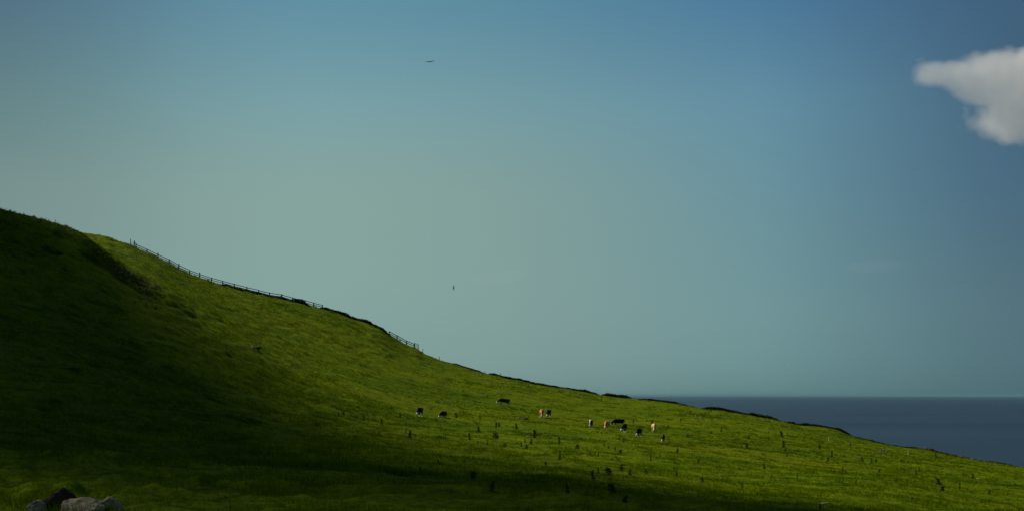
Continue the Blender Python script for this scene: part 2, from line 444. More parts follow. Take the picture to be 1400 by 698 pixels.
fx_, fy_ = CX - SDIR.x / SDIR.z * CH, CY2 - SDIR.y / SDIR.z * CH      # where this piece of cloud throws its shade
thin = (1 - sstep(48, 66, fy_)) * sstep(-80, -50, fx_) * (1 - sstep(-7, 0, fx_))
sd = np.where(thin >= 0, np.minimum(sd, (fbm(CX, CY2, 10, 1, 311) + THIN0 + (1 - thin) * .9) * 30), sd)  # holes added over this patch to let some sun onto the near grass
ins = sd > 0
th = np.sqrt(np.maximum(sd, 0)) * 6 * (1 - .9 * np.maximum(thin, .6))
top = CH + th * (1 + .35 * fbm(CX, CY2, 45, 4, 302)); bot = CH - th * .35 * (1 + .3 * fbm(CX, CY2, 60, 3, 303))
vid = -np.ones(CX.shape, int); vid[ins] = np.arange(ins.sum()); nv_ = int(ins.sum())
cell = ins[:-1, :-1] & ins[1:, :-1] & ins[:-1, 1:] & ins[1:, 1:]
a, b_, c, d = vid[:-1, :-1][cell], vid[:-1, 1:][cell], vid[1:, 1:][cell], vid[1:, :-1][cell]
ft = np.stack([a, b_, c, d], -1)
vt = np.concatenate([np.stack([CX[ins], CY2[ins], top[ins]], -1), np.stack([CX[ins], CY2[ins], bot[ins]], -1)])
m, n, l, b = mat('cloud_white'); b.inputs['Base Color'].default_value = (.8, .8, .8, 1); b.inputs['Roughness'].default_value = 1
b.inputs['Specular IOR Level'].default_value = 0
M_cloudw = m
oc = obj('cloud', np_mesh('cloud', vt, np.concatenate([ft, ft[:, ::-1] + nv_]), M_cloudw, True))
tag(oc, 'wide low unseen cloud to the left, shaped to shade the hillside', 'cloud', 'clouds over the hill')

# ------------------------------------------------------------------ the clouds in view
def px_cloud(name, dist, lumps, dens, nscale, thr, label, squash=.45):
    """a cloud of soft vapour: lumps (u, v, ru, rv) at the given distance"""
    k = dist / F
    cen = Vector(((lumps[0][0] - U0) * k, dist, -(lumps[0][1] - V0) * k))
    bm = bmesh.new(); L = []
    for (u, v, ru, rv) in lumps:
        p = Vector(((u - U0) * k, dist, -(v - V0) * k)) - cen
        r = Vector((ru * k, max(ru, rv) * k * squash, rv * k))
        L.append((p, r))
        bmesh.ops.create_icosphere(bm, subdivisions=3, radius=1, matrix=Matrix.Translation(p) @ Matrix.Diagonal((r.x * 1.15, r.y * 1.15, r.z * 1.2, 1)))
    me = bpy.data.meshes.new(name); bm.to_mesh(me); bm.free()
    o = obj(name, me)
    md = o.modifiers.new('r', 'REMESH'); md.mode = 'VOXEL'; md.voxel_size = k * 4
    dg = bpy.context.evaluated_depsgraph_get()
    me2 = bpy.data.meshes.new_from_object(o.evaluated_get(dg)); o.modifiers.clear(); o.data = me2; me2.name = name
    o.location = cen
    m = bpy.data.materials.new(name + '_vapour'); m.use_nodes = True
    n, l = m.node_tree.nodes, m.node_tree.links
    n.clear()
    out = n.new('ShaderNodeOutputMaterial'); pv = n.new('ShaderNodeVolumePrincipled')
    l.new(pv.outputs[0], out.inputs['Volume'])
    tcn = n.new('ShaderNodeTexCoord')
    def M(op, a, b=None, c=None):
        x = n.new('ShaderNodeMath'); x.operation = op
        for i, y in enumerate((a, b, c)):
            if y is None: continue
            if isinstance(y, (int, float)): x.inputs[i].default_value = y
            else: l.new(y, x.inputs[i])
        return x.outputs[0]
    tot = None
    for p, r in L:
        s1 = n.new('ShaderNodeVectorMath'); s1.operation = 'SUBTRACT'; l.new(tcn.outputs['Object'], s1.inputs[0]); s1.inputs[1].default_value = p
        s2 = n.new('ShaderNodeVectorMath'); s2.operation = 'DIVIDE'; l.new(s1.outputs[0], s2.inputs[0]); s2.inputs[1].default_value = r
        s3 = n.new('ShaderNodeVectorMath'); s3.operation = 'LENGTH'; l.new(s2.outputs[0], s3.inputs[0])
        f = M('MAXIMUM', M('SUBTRACT', 1.0, s3.outputs['Value']), 0.0)
        tot = f if tot is None else M('ADD', tot, f)
    nz = noise_node(n, l, nscale / k, 4, .55, tcn.outputs['Object'])
    f = M('SUBTRACT', M('MULTIPLY_ADD', nz, .9, tot), thr)
    f = M('MINIMUM', M('MAXIMUM', f, 0.0), .35)
    l.new(M('MULTIPLY', f, dens / k), pv.inputs['Density'])
    pv.inputs['Color'].default_value = (.985, .972, .925, 1); pv.inputs['Anisotropy'].default_value = .0
    me2.materials.clear(); me2.materials.append(m)
    tag(o, label, 'cloud', 'clouds over the hill')
    return o
px_cloud('cloud', 3000, [(1345, 98, 64, 34), (1287, 103, 50, 24), (1410, 96, 80, 42), (1392, 172, 76, 34), (1412, 134, 84, 58), (1338, 122, 52, 24)],
         .055, .03, .56, 'ragged white cloud drifting high over the sea at the upper right')
px_cloud('cloud', 6000, [(1200, 363, 44, 12), (1178, 366, 30, 8)], .004, .03, .5, 'faint wisp of cloud hanging low over the sea')
px_cloud('cloud', 6000, [(672, 379, 42, 12), (696, 376, 30, 9)], .003, .03, .5, 'faint wisp of cloud in the pale sky above the middle of the slope')

# ------------------------------------------------------------------ solid building blocks
def loft(bm, rings, nseg=12, cap=True):
    """rings: (centre, half width, half height); cross-sections stand across the path"""
    P = [Vector(r[0]) for r in rings]; loops = []
    for i, (c, w, h) in enumerate(rings):
        t = (P[min(i + 1, len(P) - 1)] - P[max(i - 1, 0)]).normalized()
        side = t.cross(Vector((0, 0, 1)))
        if side.length < .15: side = Vector((0, 1, 0)) if abs(t.z) > .5 else Vector((1, 0, 0))
        side.normalize(); up = side.cross(t).normalized()
        loops.append([bm.verts.new(P[i] + side * (math.cos(2 * math.pi * k / nseg) * w) + up * (math.sin(2 * math.pi * k / nseg) * h)) for k in range(nseg)])
    for a, b_ in zip(loops, loops[1:]):
        for k in range(nseg):
            bm.faces.new((a[k], a[(k + 1) % nseg], b_[(k + 1) % nseg], b_[k]))
    if cap:
        bm.faces.new(loops[0][::-1]); bm.faces.new(loops[-1])
def bar(bm, p, q_, w, h, taper=1.0):
    """a squared timber from p to q_"""
    p, q_ = Vector(p), Vector(q_); t = (q_ - p).normalized()
    side = t.cross(Vector((0, 0, 1)))
    if side.length < .1: side = Vector((1, 0, 0))
    side.normalize(); up = side.cross(t).normalized(); V = []
    for c, k in ((p, 1), (q_, taper)):
        for a, b_ in ((-1, -1), (1, -1), (1, 1), (-1, 1)):
            V.append(bm.verts.new(c + side * (a * w * .5 * k) + up * (b_ * h * .5 * k)))
    for f in ((0, 3, 2, 1), (4, 5, 6, 7), (0, 1, 5, 4), (1, 2, 6, 5), (2, 3, 7, 6), (3, 0, 4, 7)):
        bm.faces.new([V[i] for i in f])
def bm_mesh(name, bm, mats, smooth=False):
    bmesh.ops.recalc_face_normals(bm, faces=bm.faces[:])
    me = bpy.data.meshes.new(name); bm.to_mesh(me); bm.free()
    for x in (mats if isinstance(mats, (list, tuple)) else [mats]): me.materials.append(x)
    if smooth: me.polygons.foreach_set('use_smooth', [True] * len(me.polygons))
    return me

# ------------------------------------------------------------------ rail fences on the ridge
def rail_fence(label, us, tall, back=1.2, rails=(.34, .78), start=None):
    pts = [crest(u, back) for u in us]
    base = pts[0]
    root = empty('rail_fence', base)
    for i, p in enumerate(pts):
        bm = bmesh.new(); h = 1.2 if i in tall else .92
        h += random.uniform(-.05, .05)
        bar(bm, (0, 0, -.3), (random.uniform(-.06, .06), random.uniform(-.03, .03), h), .22, .18)
        obj('post', bm_mesh('post', bm, M_wood), root, p - base)
    for i in range(len(pts) - 1):
        for rz in rails:
            bm = bmesh.new()
            a, b_ = pts[i] - base, pts[i + 1] - base
            y = Vector((0, -.10, 0))
            j0, j1 = random.uniform(-.03, .03), random.uniform(-.03, .03)
            bar(bm, Vector((0, 0, 0)), b_ - a + Vector((0, 0, j1 - j0)), .06, .16)
            obj('rail', bm_mesh('rail', bm, M_wood), root, a + y + Vector((0, 0, rz + j0)))
    return tag(root, label, 'fence', 'rail fences along the ridge')
rail_fence('long wooden rail fence running down the ridge from the top of the hill', [186, 201, 216, 231.6, 244.5, 259, 273, 289, 304.7, 320.5, 337.7, 354, 368.5, 385, 400, 417, 429, 441], {2, 4, 6})
rail_fence('short wooden rail fence on the ridge beyond the earth bank, ending at a gate', [532, 543, 556, 566.5], set())
# stile at the upper end, gate at the lower end
def stile():
    p = crest(181, 1.4); root = empty('stile', p)
    for x, h in ((-.45, 1.25), (.42, 1.35)):
        bm = bmesh.new(); bar(bm, (0, 0, -.3), (.03, 0, h), .13 if x < 0 else .24, .14)
        obj('post', bm_mesh('post', bm, M_wood), root, (x, 0, crest(181 + x / .17, 1.4).z - p.z))
    for z, y in ((.32, -.25), (.62, .05)):
        bm = bmesh.new(); bar(bm, (-.42, 0, 0), (.42, 0, -.12), .26, .06)
        obj('step', bm_mesh('step', bm, M_wood_pale), root, (0, y, z))
    bm = bmesh.new(); bar(bm, (.42, -.12, .85), (1.0, -.12, .45), .07, .12)
    obj('brace', bm_mesh('brace', bm, M_wood_pale), root)
    tag(root, 'small wooden stile with two tall posts at the upper end of the long fence', 'stile')
stile()
def gate():
    p = crest(569.5, 1.2); root = empty('gate', p)
    for x, h in ((-.42, 1.25), (.42, 1.2)):
        bm = bmesh.new(); bar(bm, (0, 0, -.3), (0, 0, h), .12, .12)
        obj('post', bm_mesh('post', bm, M_wood), root, (x, 0, -.38 * x))
    for z in (.25, .5, .75, 1.0, 1.22):
        bm = bmesh.new(); bar(bm, (-.36, 0, 0), (.36, 0, -.27), .04, .075)
        obj('bar', bm_mesh('bar', bm, M_wood), root, (0, -.09, z + .0))
    tag(root, 'narrow barred wooden gate closing the lower end of the short fence', 'gate')
gate()
# single posts
def post(p, h, w, mt, label, group, lean=0.0):
    bm = bmesh.new(); bar(bm, (0, 0, -.3), (lean, 0, h), w, w, .9)
    o = obj('fence_post', bm_mesh('fence_post', bm, mt), None, p)
    return tag(o, label, 'post', group)
for u, h, lb in ((578, .85, 'lone grey post on the skyline just below the barred gate'), (600.7, .75, 'lone grey post on the skyline farther down from the gate'),
                 (684.5, .7, 'small grey post on the skyline at the head of the dark hedge'), (663, .5, 'stub of a grey post on the skyline above the brown cow')):
    post(crest(u, .8), h, .13, M_wood, lb, 'single posts on the skyline')
FP = [(758, 537), (772, 534), (797, 541), (838, 550), (853, 549), (881.5, 552), (951.5, 572), (957, 576), (1133, 605), (1242, 624)]
ORD = ['first', 'second', 'third', 'fourth', 'fifth', 'sixth', 'seventh', 'eighth', 'ninth', 'tenth']
for (u, v), od in zip(FP, ORD):
    post(at(u, v), .88, .12, M_wood_pale, od + ' pale weathered post from the left across the upper field', 'pale posts across the upper field', random.uniform(-.06, .06))
post(at(822, 547), 1.0, .14, M_wood, 'dark upright post among the pale ones below the hedge gap', 'dark posts across the upper field')
post(at(1162.5, 612), .95, .13, M_wood, 'dark post standing at the right of the field near the sea', 'dark posts across the upper field')
post(at(1070, 600), .9, .10, M_wood, 'thin dark post in the middle of the right-hand slope', 'dark posts across the upper field')
# broken hurdle (leaning poles) near the right crest
p = at(1204, 619); root = empty('hurdle', p)
for nm, a, b_ in (('post', (.55, 0, -.2), (.55, 0, .95)), ('post', (.1, 0, -.2), (.05, 0, .7)), ('brace', (-.8, -.1, .05), (.5, -.1, .62)), ('rail', (-.1, -.1, .5), (.6, -.1, .45))):
    bm = bmesh.new(); bar(bm, a, b_, .09, .09); obj(nm, bm_mesh(nm, bm, M_wood_pale if nm != 'post' else M_wood), root)
tag(root, 'broken wooden hurdle with a leaning brace on the right of the field', 'hurdle')

# ------------------------------------------------------------------ leafy things
def leaf_cloud(pts, size, up=.4, elong=1.8):
    """one pointed two-triangle leaf spray at each point"""
    N = len(pts)
    d = rng.normal(0, 1, (N, 3)); d[:, 2] = np.abs(d[:, 2]) * .6 + up; d /= np.linalg.norm(d, axis=1)[:, None]
    r = rng.normal(0, 1, (N, 3)); s = np.cross(d, r); s /= np.linalg.norm(s, axis=1)[:, None]
    L = size * rng.uniform(.6, 1.3, N)[:, None]; w = L / elong * .5
    p0, p1, p2, p3 = pts - d * L * .3, pts + s * w + d * L * .1, pts + d * L * .7, pts - s * w + d * L * .1
    v = np.stack([p0, p1, p2, p3], 1).reshape(-1, 3)
    return v, np.arange(len(v)).reshape(-1, 4), np.repeat(rng.uniform(0, 1, N), 4)
def hedge(label, u0, u1, hgt, wid, back, dens=60, name='hedge', cat='hedge', group='low hedges along the crest', mt=None, size=.34):
    n_ = max(60, int((u1 - u0) * dens))
    uu = rng.uniform(u0, u1, n_)
    yy_ = np.interp(uu, UT, YC) - back + rng.normal(0, wid * .5, n_)
    xx = (uu - U0) / F * yy_
    prof = hgt * (.55 + .6 * np.clip(.5 + fbm(xx, yy_ * 0 + 3, 2.6, 3, int(u0)), 0, 1)) * np.clip(np.minimum(uu - u0, u1 - uu) / 7, .25, 1)
    z = height(xx, yy_) + prof * rng.random(n_) ** 1.1 - .12
    pts = np.stack([xx, yy_, z], -1); c = pts.mean(0); c[2] = pts[:, 2].min()
    v, f_, t_ = leaf_cloud(pts - c, size)
    o = obj(name, np_mesh(name, v, f_, mt or M_hedge, False, t_), None, c)
    return tag(o, label, cat, group)
hedge('dark clump of bramble half hiding the long rail fence', 396, 421, .95, .8, 1.9, 90, 'bramble', 'bush', 'brambles on the ridge')
hedge('dark overgrown bank along the foot of the lower part of the long fence', 300, 397, .42, .9, 2.4)
hedge('dark hedge bank on the ridge between the two rail fences', 438, 513, .62, 1.0, 1.2)
hedge('dark bramble tumbling below the knob on the ridge', 505, 533, .55, .9, 1.8, 90, 'bramble', 'bush', 'brambles on the ridge')
hedge('sparse low hedge on the skyline right of the lone posts', 618, 662, .28, .6, .6, 40)
hedge('long dark hedge on the skyline above the brown cow', 668, 819, .48, .7, .4)
hedge('short dark hedge on the crest right of the gap', 823, 864, .62, .7, .3)
hedge('thin dark hedge on the crest where the sea begins to show', 872, 940, .40, .7, .3)
hedge('thick dark hedge mound on the crest against the sea', 960, 1068, .60, .8, .3)
hedge('low dark hedge on the crest above the dark post by the sea', 1072, 1165, .50, .8, .3)
hedge('thin low hedge on the crest leading to the rubble wall', 1166, 1262, .30, .7, .3, 45)

# heather on the shaded scarp of the nearer shoulder
n_ = 26000
uu = rng.uniform(-150, 215, n_); vv = np.interp(uu, [-150, 0, 60, 120, 170, 215], [300, 335, 342, 352, 374, 392]) + rng.normal(0, 15, n_)
P_ = []
for u, v in zip(uu, vv):
    i = int(round((u - UT[0]) / 4.0)); vcol = V0 - F * ZT[i, 100:235] / YT[100:235]
    h_ = np.nonzero(vcol <= v)[0]
    if len(h_):
        y = YT[100 + h_[0]] + rng.uniform(-.6, .6); P_.append(((u - U0) / F * y, y))
P_ = np.array(P_)
keep = fbm(P_[:, 0], P_[:, 1], 9, 3, 88) > -.12
P_ = P_[keep]
hh = height(P_[:, 0], P_[:, 1])
v, f_, t_ = leaf_cloud(np.stack([P_[:, 0], P_[:, 1], hh + rng.uniform(.0, .34, len(P_))], -1), .19)
tag(obj('heather', np_mesh('heather', v, f_, M_heath, False, t_)), 'dark heather and bracken covering the shaded scarp on the left', 'heather', kind='stuff')

# ------------------------------------------------------------------ thistles and docks in the pasture
def weed_mesh(kind):
    if kind == 'thistle':
        k = 60; z = rng.uniform(.05, 1, k); r = .17 * (1.15 - z) * rng.uniform(.3, 1, k)
    else:
        k = 95; z = rng.uniform(.02, .8, k) ** .9; r = .42 * np.sqrt(1 - z * z * .9) * rng.uniform(.2, 1, k)
    a = rng.uniform(0, 2 * math.pi, k)
    v, f_, t_ = leaf_cloud(np.stack([r * np.cos(a), r * np.sin(a), z], -1), (.22 if kind == 'thistle' else .27), .7 if kind == 'thistle' else .25)
    sv = []
    for q_ in range(5):   # stems
        b0 = rng.normal(0, .03, 2); b1 = b0 + rng.normal(0, .10, 2); h_ = rng.uniform(.7, 1.08)
        sv += [[b0[0] - .018, b0[1], -.08], [b0[0] + .018, b0[1], -.08], [b1[0] + .008, b1[1], h_], [b1[0] - .008, b1[1], h_]]
    v = np.concatenate([v, np.array(sv)]); f_ = np.concatenate([f_, np.arange(len(sv)).reshape(-1, 4) + len(t_)]); t_ = np.concatenate([t_, np.full(len(sv), .5)])
    return np_mesh(kind, v, f_, M_thistle, False, t_)
WM = {k: [weed_mesh(k) for _ in range(4)] for k in ('thistle', 'dock')}
WEEDS = [(547, 571, 6), (557, 574, 4), (560, 600, 8), (623.5, 571, 6), (656.5, 572, 5), (642, 600, 8), (653.5, 589, 7), (677.8, 585, 6), (682, 584, 5), (706, 587, 6), (653, 607, 5), (666, 608, 5), (666, 543, 4), (730.5, 597, 9),
         (718, 605, 6), (726, 607, 6), (713, 609, 5), (764, 606, 8), (807, 599, 3), (812.5, 600, 3), (846.5, 600, 4), (853, 604, 5), (765, 630, 10), (913.5, 584, 4), (866, 577, 4), (892, 580, 6), (926, 619, 6), (890, 630, 7),
         (826, 611, 4), (832, 613, 4), (841, 616, 5), (807, 623, 5), (813, 621, 5), (818, 627, 6), (930, 577, 4), (972, 593, 5), (986, 590, 5), (1024, 601, 5), (1021, 614, 7), (1069, 598, 8), (1071, 611, 8), (1074, 617, 7), (1076, 624, 5), (1121, 614, 7),
         (1137, 624, 7), (1132, 631, 5), (1152, 644, 5), (1179, 632, 6), (1192, 633, 7), (1198, 632, 5), (1232, 632, 5), (1253, 650, 6), (1283, 662, 9), (1312, 670, 8), (1280, 626, 6), (1257, 644, 6), (1234, 683, 4), (1121, 696, 8), (1202, 646, 5),
         (560, 597, 8), (677, 597, 6), (679, 582, 4), (575, 645, 8), (850, 645, 9), (861, 650, 8), (818, 650, 8), (811, 657, 12), (776, 685, 13), (672, 677, 14), (600, 636, 7), (746, 638, 7), (884, 648, 6), (854, 692, 12), (470, 567, 5), (463, 570, 6), (522, 583, 9),
         (498, 575, 5), (535, 560, 4), (590, 560, 4), (555, 590, 5), (940, 598, 5), (955, 634, 6), (1002, 612, 4), (1051, 602, 5), (1045, 640, 6), (1090, 655, 6), (1170, 664, 7), (1225, 661, 6), (1330, 655, 6), (1352, 676, 7), (960, 660, 7), (1015, 668, 7), (925, 652, 6)]
DOCKS = [(678, 600, 11, 'largest dark dock clump in the lit pasture below the brown cow'), (690, 610, 6, 'low dark dock patch just right of the largest dock clump'), (647, 658, 13, 'big dark dock clump alone in the shaded foreground grass'),
         (832, 653, 13, 'big dark dock clump at the edge of the shade below the black cows'), (836, 680, 15, 'widest dark dock clump at the bottom of the shaded grass'), (1288, 672, 9, 'dark dock clump in the lower right of the sunlit slope'), (789.5, 613, 7, 'round dark dock clump below the first black and white calf'),
         (848, 619, 6, 'small dark dock clump below the group of black cows'), (720, 612, 6, 'ragged dark dock clump right of the low dock patch')]
MARKS = [(572, 562, 'the leftmost black cow'), (605, 566, 'the second black cow from the left'), (688, 548, 'the dark brown cow'), (740, 565, 'the orange cow seen head on'), (807, 578, 'the striped calf'),
         (872, 591, 'the largest black cow'), (893, 585, 'the straw coloured cow'), (905, 598, 'the blazed brown calf'), (678, 595, 'the largest lit dock clump'), (647, 652, 'the lone shaded dock clump'),
         (836, 674, 'the lowest dock clump'), (1204, 615, 'the broken hurdle'), (1126, 687, 'the flat pale rock'), (1338, 654, 'the flat pale stone by the wall'), (1288, 668, 'the lower right dock clump'), (1070, 595, 'the thin dark post'), (1162, 608, 'the dark post near the sea')]
used_l = set()
def weed_label(u, v, hp, shade):
    sz = 'small' if hp < 5.5 else ('tall' if hp > 7.5 else 'dark')
    for mu, mv, nm in sorted(MARKS, key=lambda q_: math.hypot(q_[0] - u, (q_[1] - v) * 1.6)):
        du, dv = u - mu, v - mv; d = math.hypot(du, dv)
        if d < 3: continue
        h_ = '' if abs(du) < .4 * abs(dv) else ('left of ' if du < 0 else 'right of ')
        w_ = '' if abs(dv) < .4 * abs(du) else ('above' if dv < 0 else 'below')
        dist = 'close' if d < 22 else ('a little way' if d < 45 else ('well' if d < 90 else 'far'))
        lb = ' '.join((sz + ' thistle ' + dist + ' ' + (w_ + (' and ' if w_ and h_ else ' ') + h_) + nm).split())
        if lb not in used_l:
            used_l.add(lb); return lb
    return 'dark green thistle'
for i, (u, v, hp) in enumerate(WEEDS):
    p = at(u, v); sc = hp * p.y / F * 1.12
    shade = v > np.interp(u, [a for a, _ in EDGE_UV], [b_ for _, b_ in EDGE_UV]) if u < 1090 else False
    o = obj('thistle', WM['thistle'][i % 4], None, p)
    w_ = random.uniform(1.0, 2.1); o.scale = (sc * w_ * random.uniform(.85, 1.15), sc * w_, sc); o.rotation_euler = (random.uniform(-.12, .12), random.uniform(-.12, .12), random.uniform(0, 6.28))
    tag(o, weed_label(u, v, hp, shade), 'thistle', 'thistles in the shade' if shade else 'thistles in the sun')
for i, (u, v, hp, lb) in enumerate(DOCKS):
    p = at(u, v); sc = hp * p.y / F * 1.1
    o = obj('dock_plant', WM['dock'][i % 4], None, p); o.scale = (sc, sc, sc); o.rotation_euler = (0, 0, random.uniform(0, 6.28))
    tag(o, lb, 'plant', 'dock clumps in the pasture')

# ------------------------------------------------------------------ stones
def rock_mesh(name, sx, sy, sz, mt, sub=2, seed=1, rough=.28):
    bm = bmesh.new(); bmesh.ops.create_icosphere(bm, subdivisions=sub, radius=1)
    r_ = random.Random(seed); ax = [(Vector((r_.gauss(0, 1), r_.gauss(0, 1), r_.gauss(0, 1))).normalized(), r_.uniform(.55, .9)) for _ in range(9)]
    for v in bm.verts:
        c = v.co.copy()
        for a, d in ax:
            k = c.dot(a)
            if k > d: c -= a * (k - d)
        c += c.normalized() * r_.uniform(-.05, .05) * rough
        v.co = Vector((c.x * sx, c.y * sy, c.z * sz))
    return bm_mesh(name, bm, mt)
def rock(u, v, w_px, h_px, mt, label, seed, group=None, sink=.3, sub=2):
    p = at(u, v); k = p.y / F
    o = obj('boulder', rock_mesh('boulder', w_px * k * .5, w_px * k * .4, h_px * k * .62, mt, sub, seed), None, p + Vector((0, 0, h_px * k * .62 * (1 - sink * 2) )))
    return tag(o, label, 'boulder', group)
rock(347, 478, 7, 4, M_stone, 'pale stone beside a dark hollow high on the shaded grass slope', 3, 'stones on the hillside')
rock(352, 479, 9, 4, M_stone_dark, 'dark lump for the shadowed hollow right of the pale stone on the slope', 4, 'stones on the hillside')  # dark lump stands in for the pale stone's shadow and hollow
rock(171, 367, 7, 4, M_stone, 'pale stone on the edge of the heather scarp', 5, 'stones on the hillside')
rock(709.5, 572.5, 3.5, 3, M_stone, 'small white stone left of the orange cow', 6, 'stones on the hillside')
rock(717, 573, 14, 3, M_stone_dark, 'flat dark lump for the shadowed hollow right of the small white stone', 7, 'stones on the hillside')  # long dark shape added for the shadow and hollow beside the white stone
rock(1338, 655, 7, 2.5, M_stone, 'flat pale stone in the grass below the rubble wall', 8, 'stones on the hillside')
rock(1126, 688, 16, 4, M_stone, 'flat pale rock in the grass at the lower right', 9, 'stones on the hillside')
# foreground rocks at the lower left
def near_rock(x0, x1, top, Y_, mt, label, seed, skew=0.0, point=0.0, bottom=716):
    k = Y_ / F; cx = ((x0 + x1) * .5 - U0) * k; sx = (x1 - x0) * .5 * k
    zt = -(top - V0) * k; zb = -(bottom - V0) * k; sz = (zt - zb) * .5
    me = rock_mesh('boulder', sx, sx * .7, sz, mt, 4, seed, .5)
    for v in me.vertices:
        h_ = min(1.0, max(0.0, (v.co.z / sz + 1) * .5))
        if point: v.co.x *= 1 - point * h_ ** 1.5; v.co.y *= 1 - point * .6 * h_
        v.co.x += skew * h_ * sx
        v.co += Vector((0, 0, 1)) * .03 * float(fbm(np.array([v.co.x]), np.array([v.co.y]), .12, 3, seed)[0])
    o = obj('boulder', me, None, (cx, Y_, (zt + zb) * .5))
    return tag(o, label, 'boulder', 'rocks in the near grass')
M_lichen = simple_mat('lichen_stone', (.14, .11, .065), (.36, .30, .19), 7, .95, .1, .6)
M_stone_near = simple_mat('dark_peaty_stone', (.016, .012, .007), (.055, .042, .024), 6, .95, .1, .6)
near_rock(54, 116, 663, 29.6, M_stone_near, 'dark angular boulder in the near grass at the lower left', 21, -.2, .34)
near_rock(88, 140, 672, 29.9, M_stone_near, 'low dark boulder right of the dark angular one', 22, 0, .2)
near_rock(32, 68, 683, 29.0, M_lichen, 'pale lichened rock left of the dark angular boulder', 23, .1, .15)
near_rock(70, 156, 680, 28.6, M_lichen, 'long pale lichened boulder in front of the dark ones', 24, 0, .1)
near_rock(116, 174, 676, 29.2, M_lichen, 'pale humped rock at the right end of the near rocks', 25, -.1, .3)

# ------------------------------------------------------------------ rubble wall on the right-hand crest
p0 = crest(1262, .5); root = empty('rubble_wall', p0)
big_, V_, F_, T_ = 0, [], [], []
tm = [rock_mesh('stone', .5, .42, .4, None, 1, 60 + i) for i in range(6)]
for me in tm: me.materials.clear()
VARI = [[me.copy() for me in tm] for _ in range(3)]
for ms, mt in zip(VARI, (M_stone, M_stone_brown, M_stone_dark)):
    for me in ms: me.materials.append(mt)
for i in range(290):
    u = 1260 + 145 * (i + random.random()) / 290
    hmax = np.interp(u, [1260, 1270, 1300, 1340, 1385, 1405], [.35, .7, .55, .95, .7, .4]) * (.6 + .8 * float(vnoise(np.array([u / 9.0]), np.array([.5]), 4)[0]))
    back = random.uniform(.1, 1.1); p = crest(u, back)
    s_ = random.choice((.36, .42, .5, .58, .70)) * (.7 + .45 * hmax) * random.uniform(.8, 1.15)
    o = obj('stone', random.choice(VARI[random.choices((0, 1, 2), (.2, .42, .38))[0]]), root, p - p0 + Vector((0, 0, min(hmax, .55) * (i % 3) / 2 * random.uniform(.7, 1) * (1 if s_ < .45 else .6) - .05)))
    o.scale = (s_ * 1.2, s_, s_ * .8); o.rotation_euler = (random.uniform(-.4, .4), random.uniform(-.4, .4), random.uniform(0, 6.28))
hedge('rusty brown bracken growing along the tumbled wall at the far right', 1266, 1408, .62, .8, .55, 80, 'bracken', 'bush', 'brambles on the ridge', M_bracken, .3)
tag(root, 'tumbled brown and grey stone wall on the crest at the far right', 'wall')

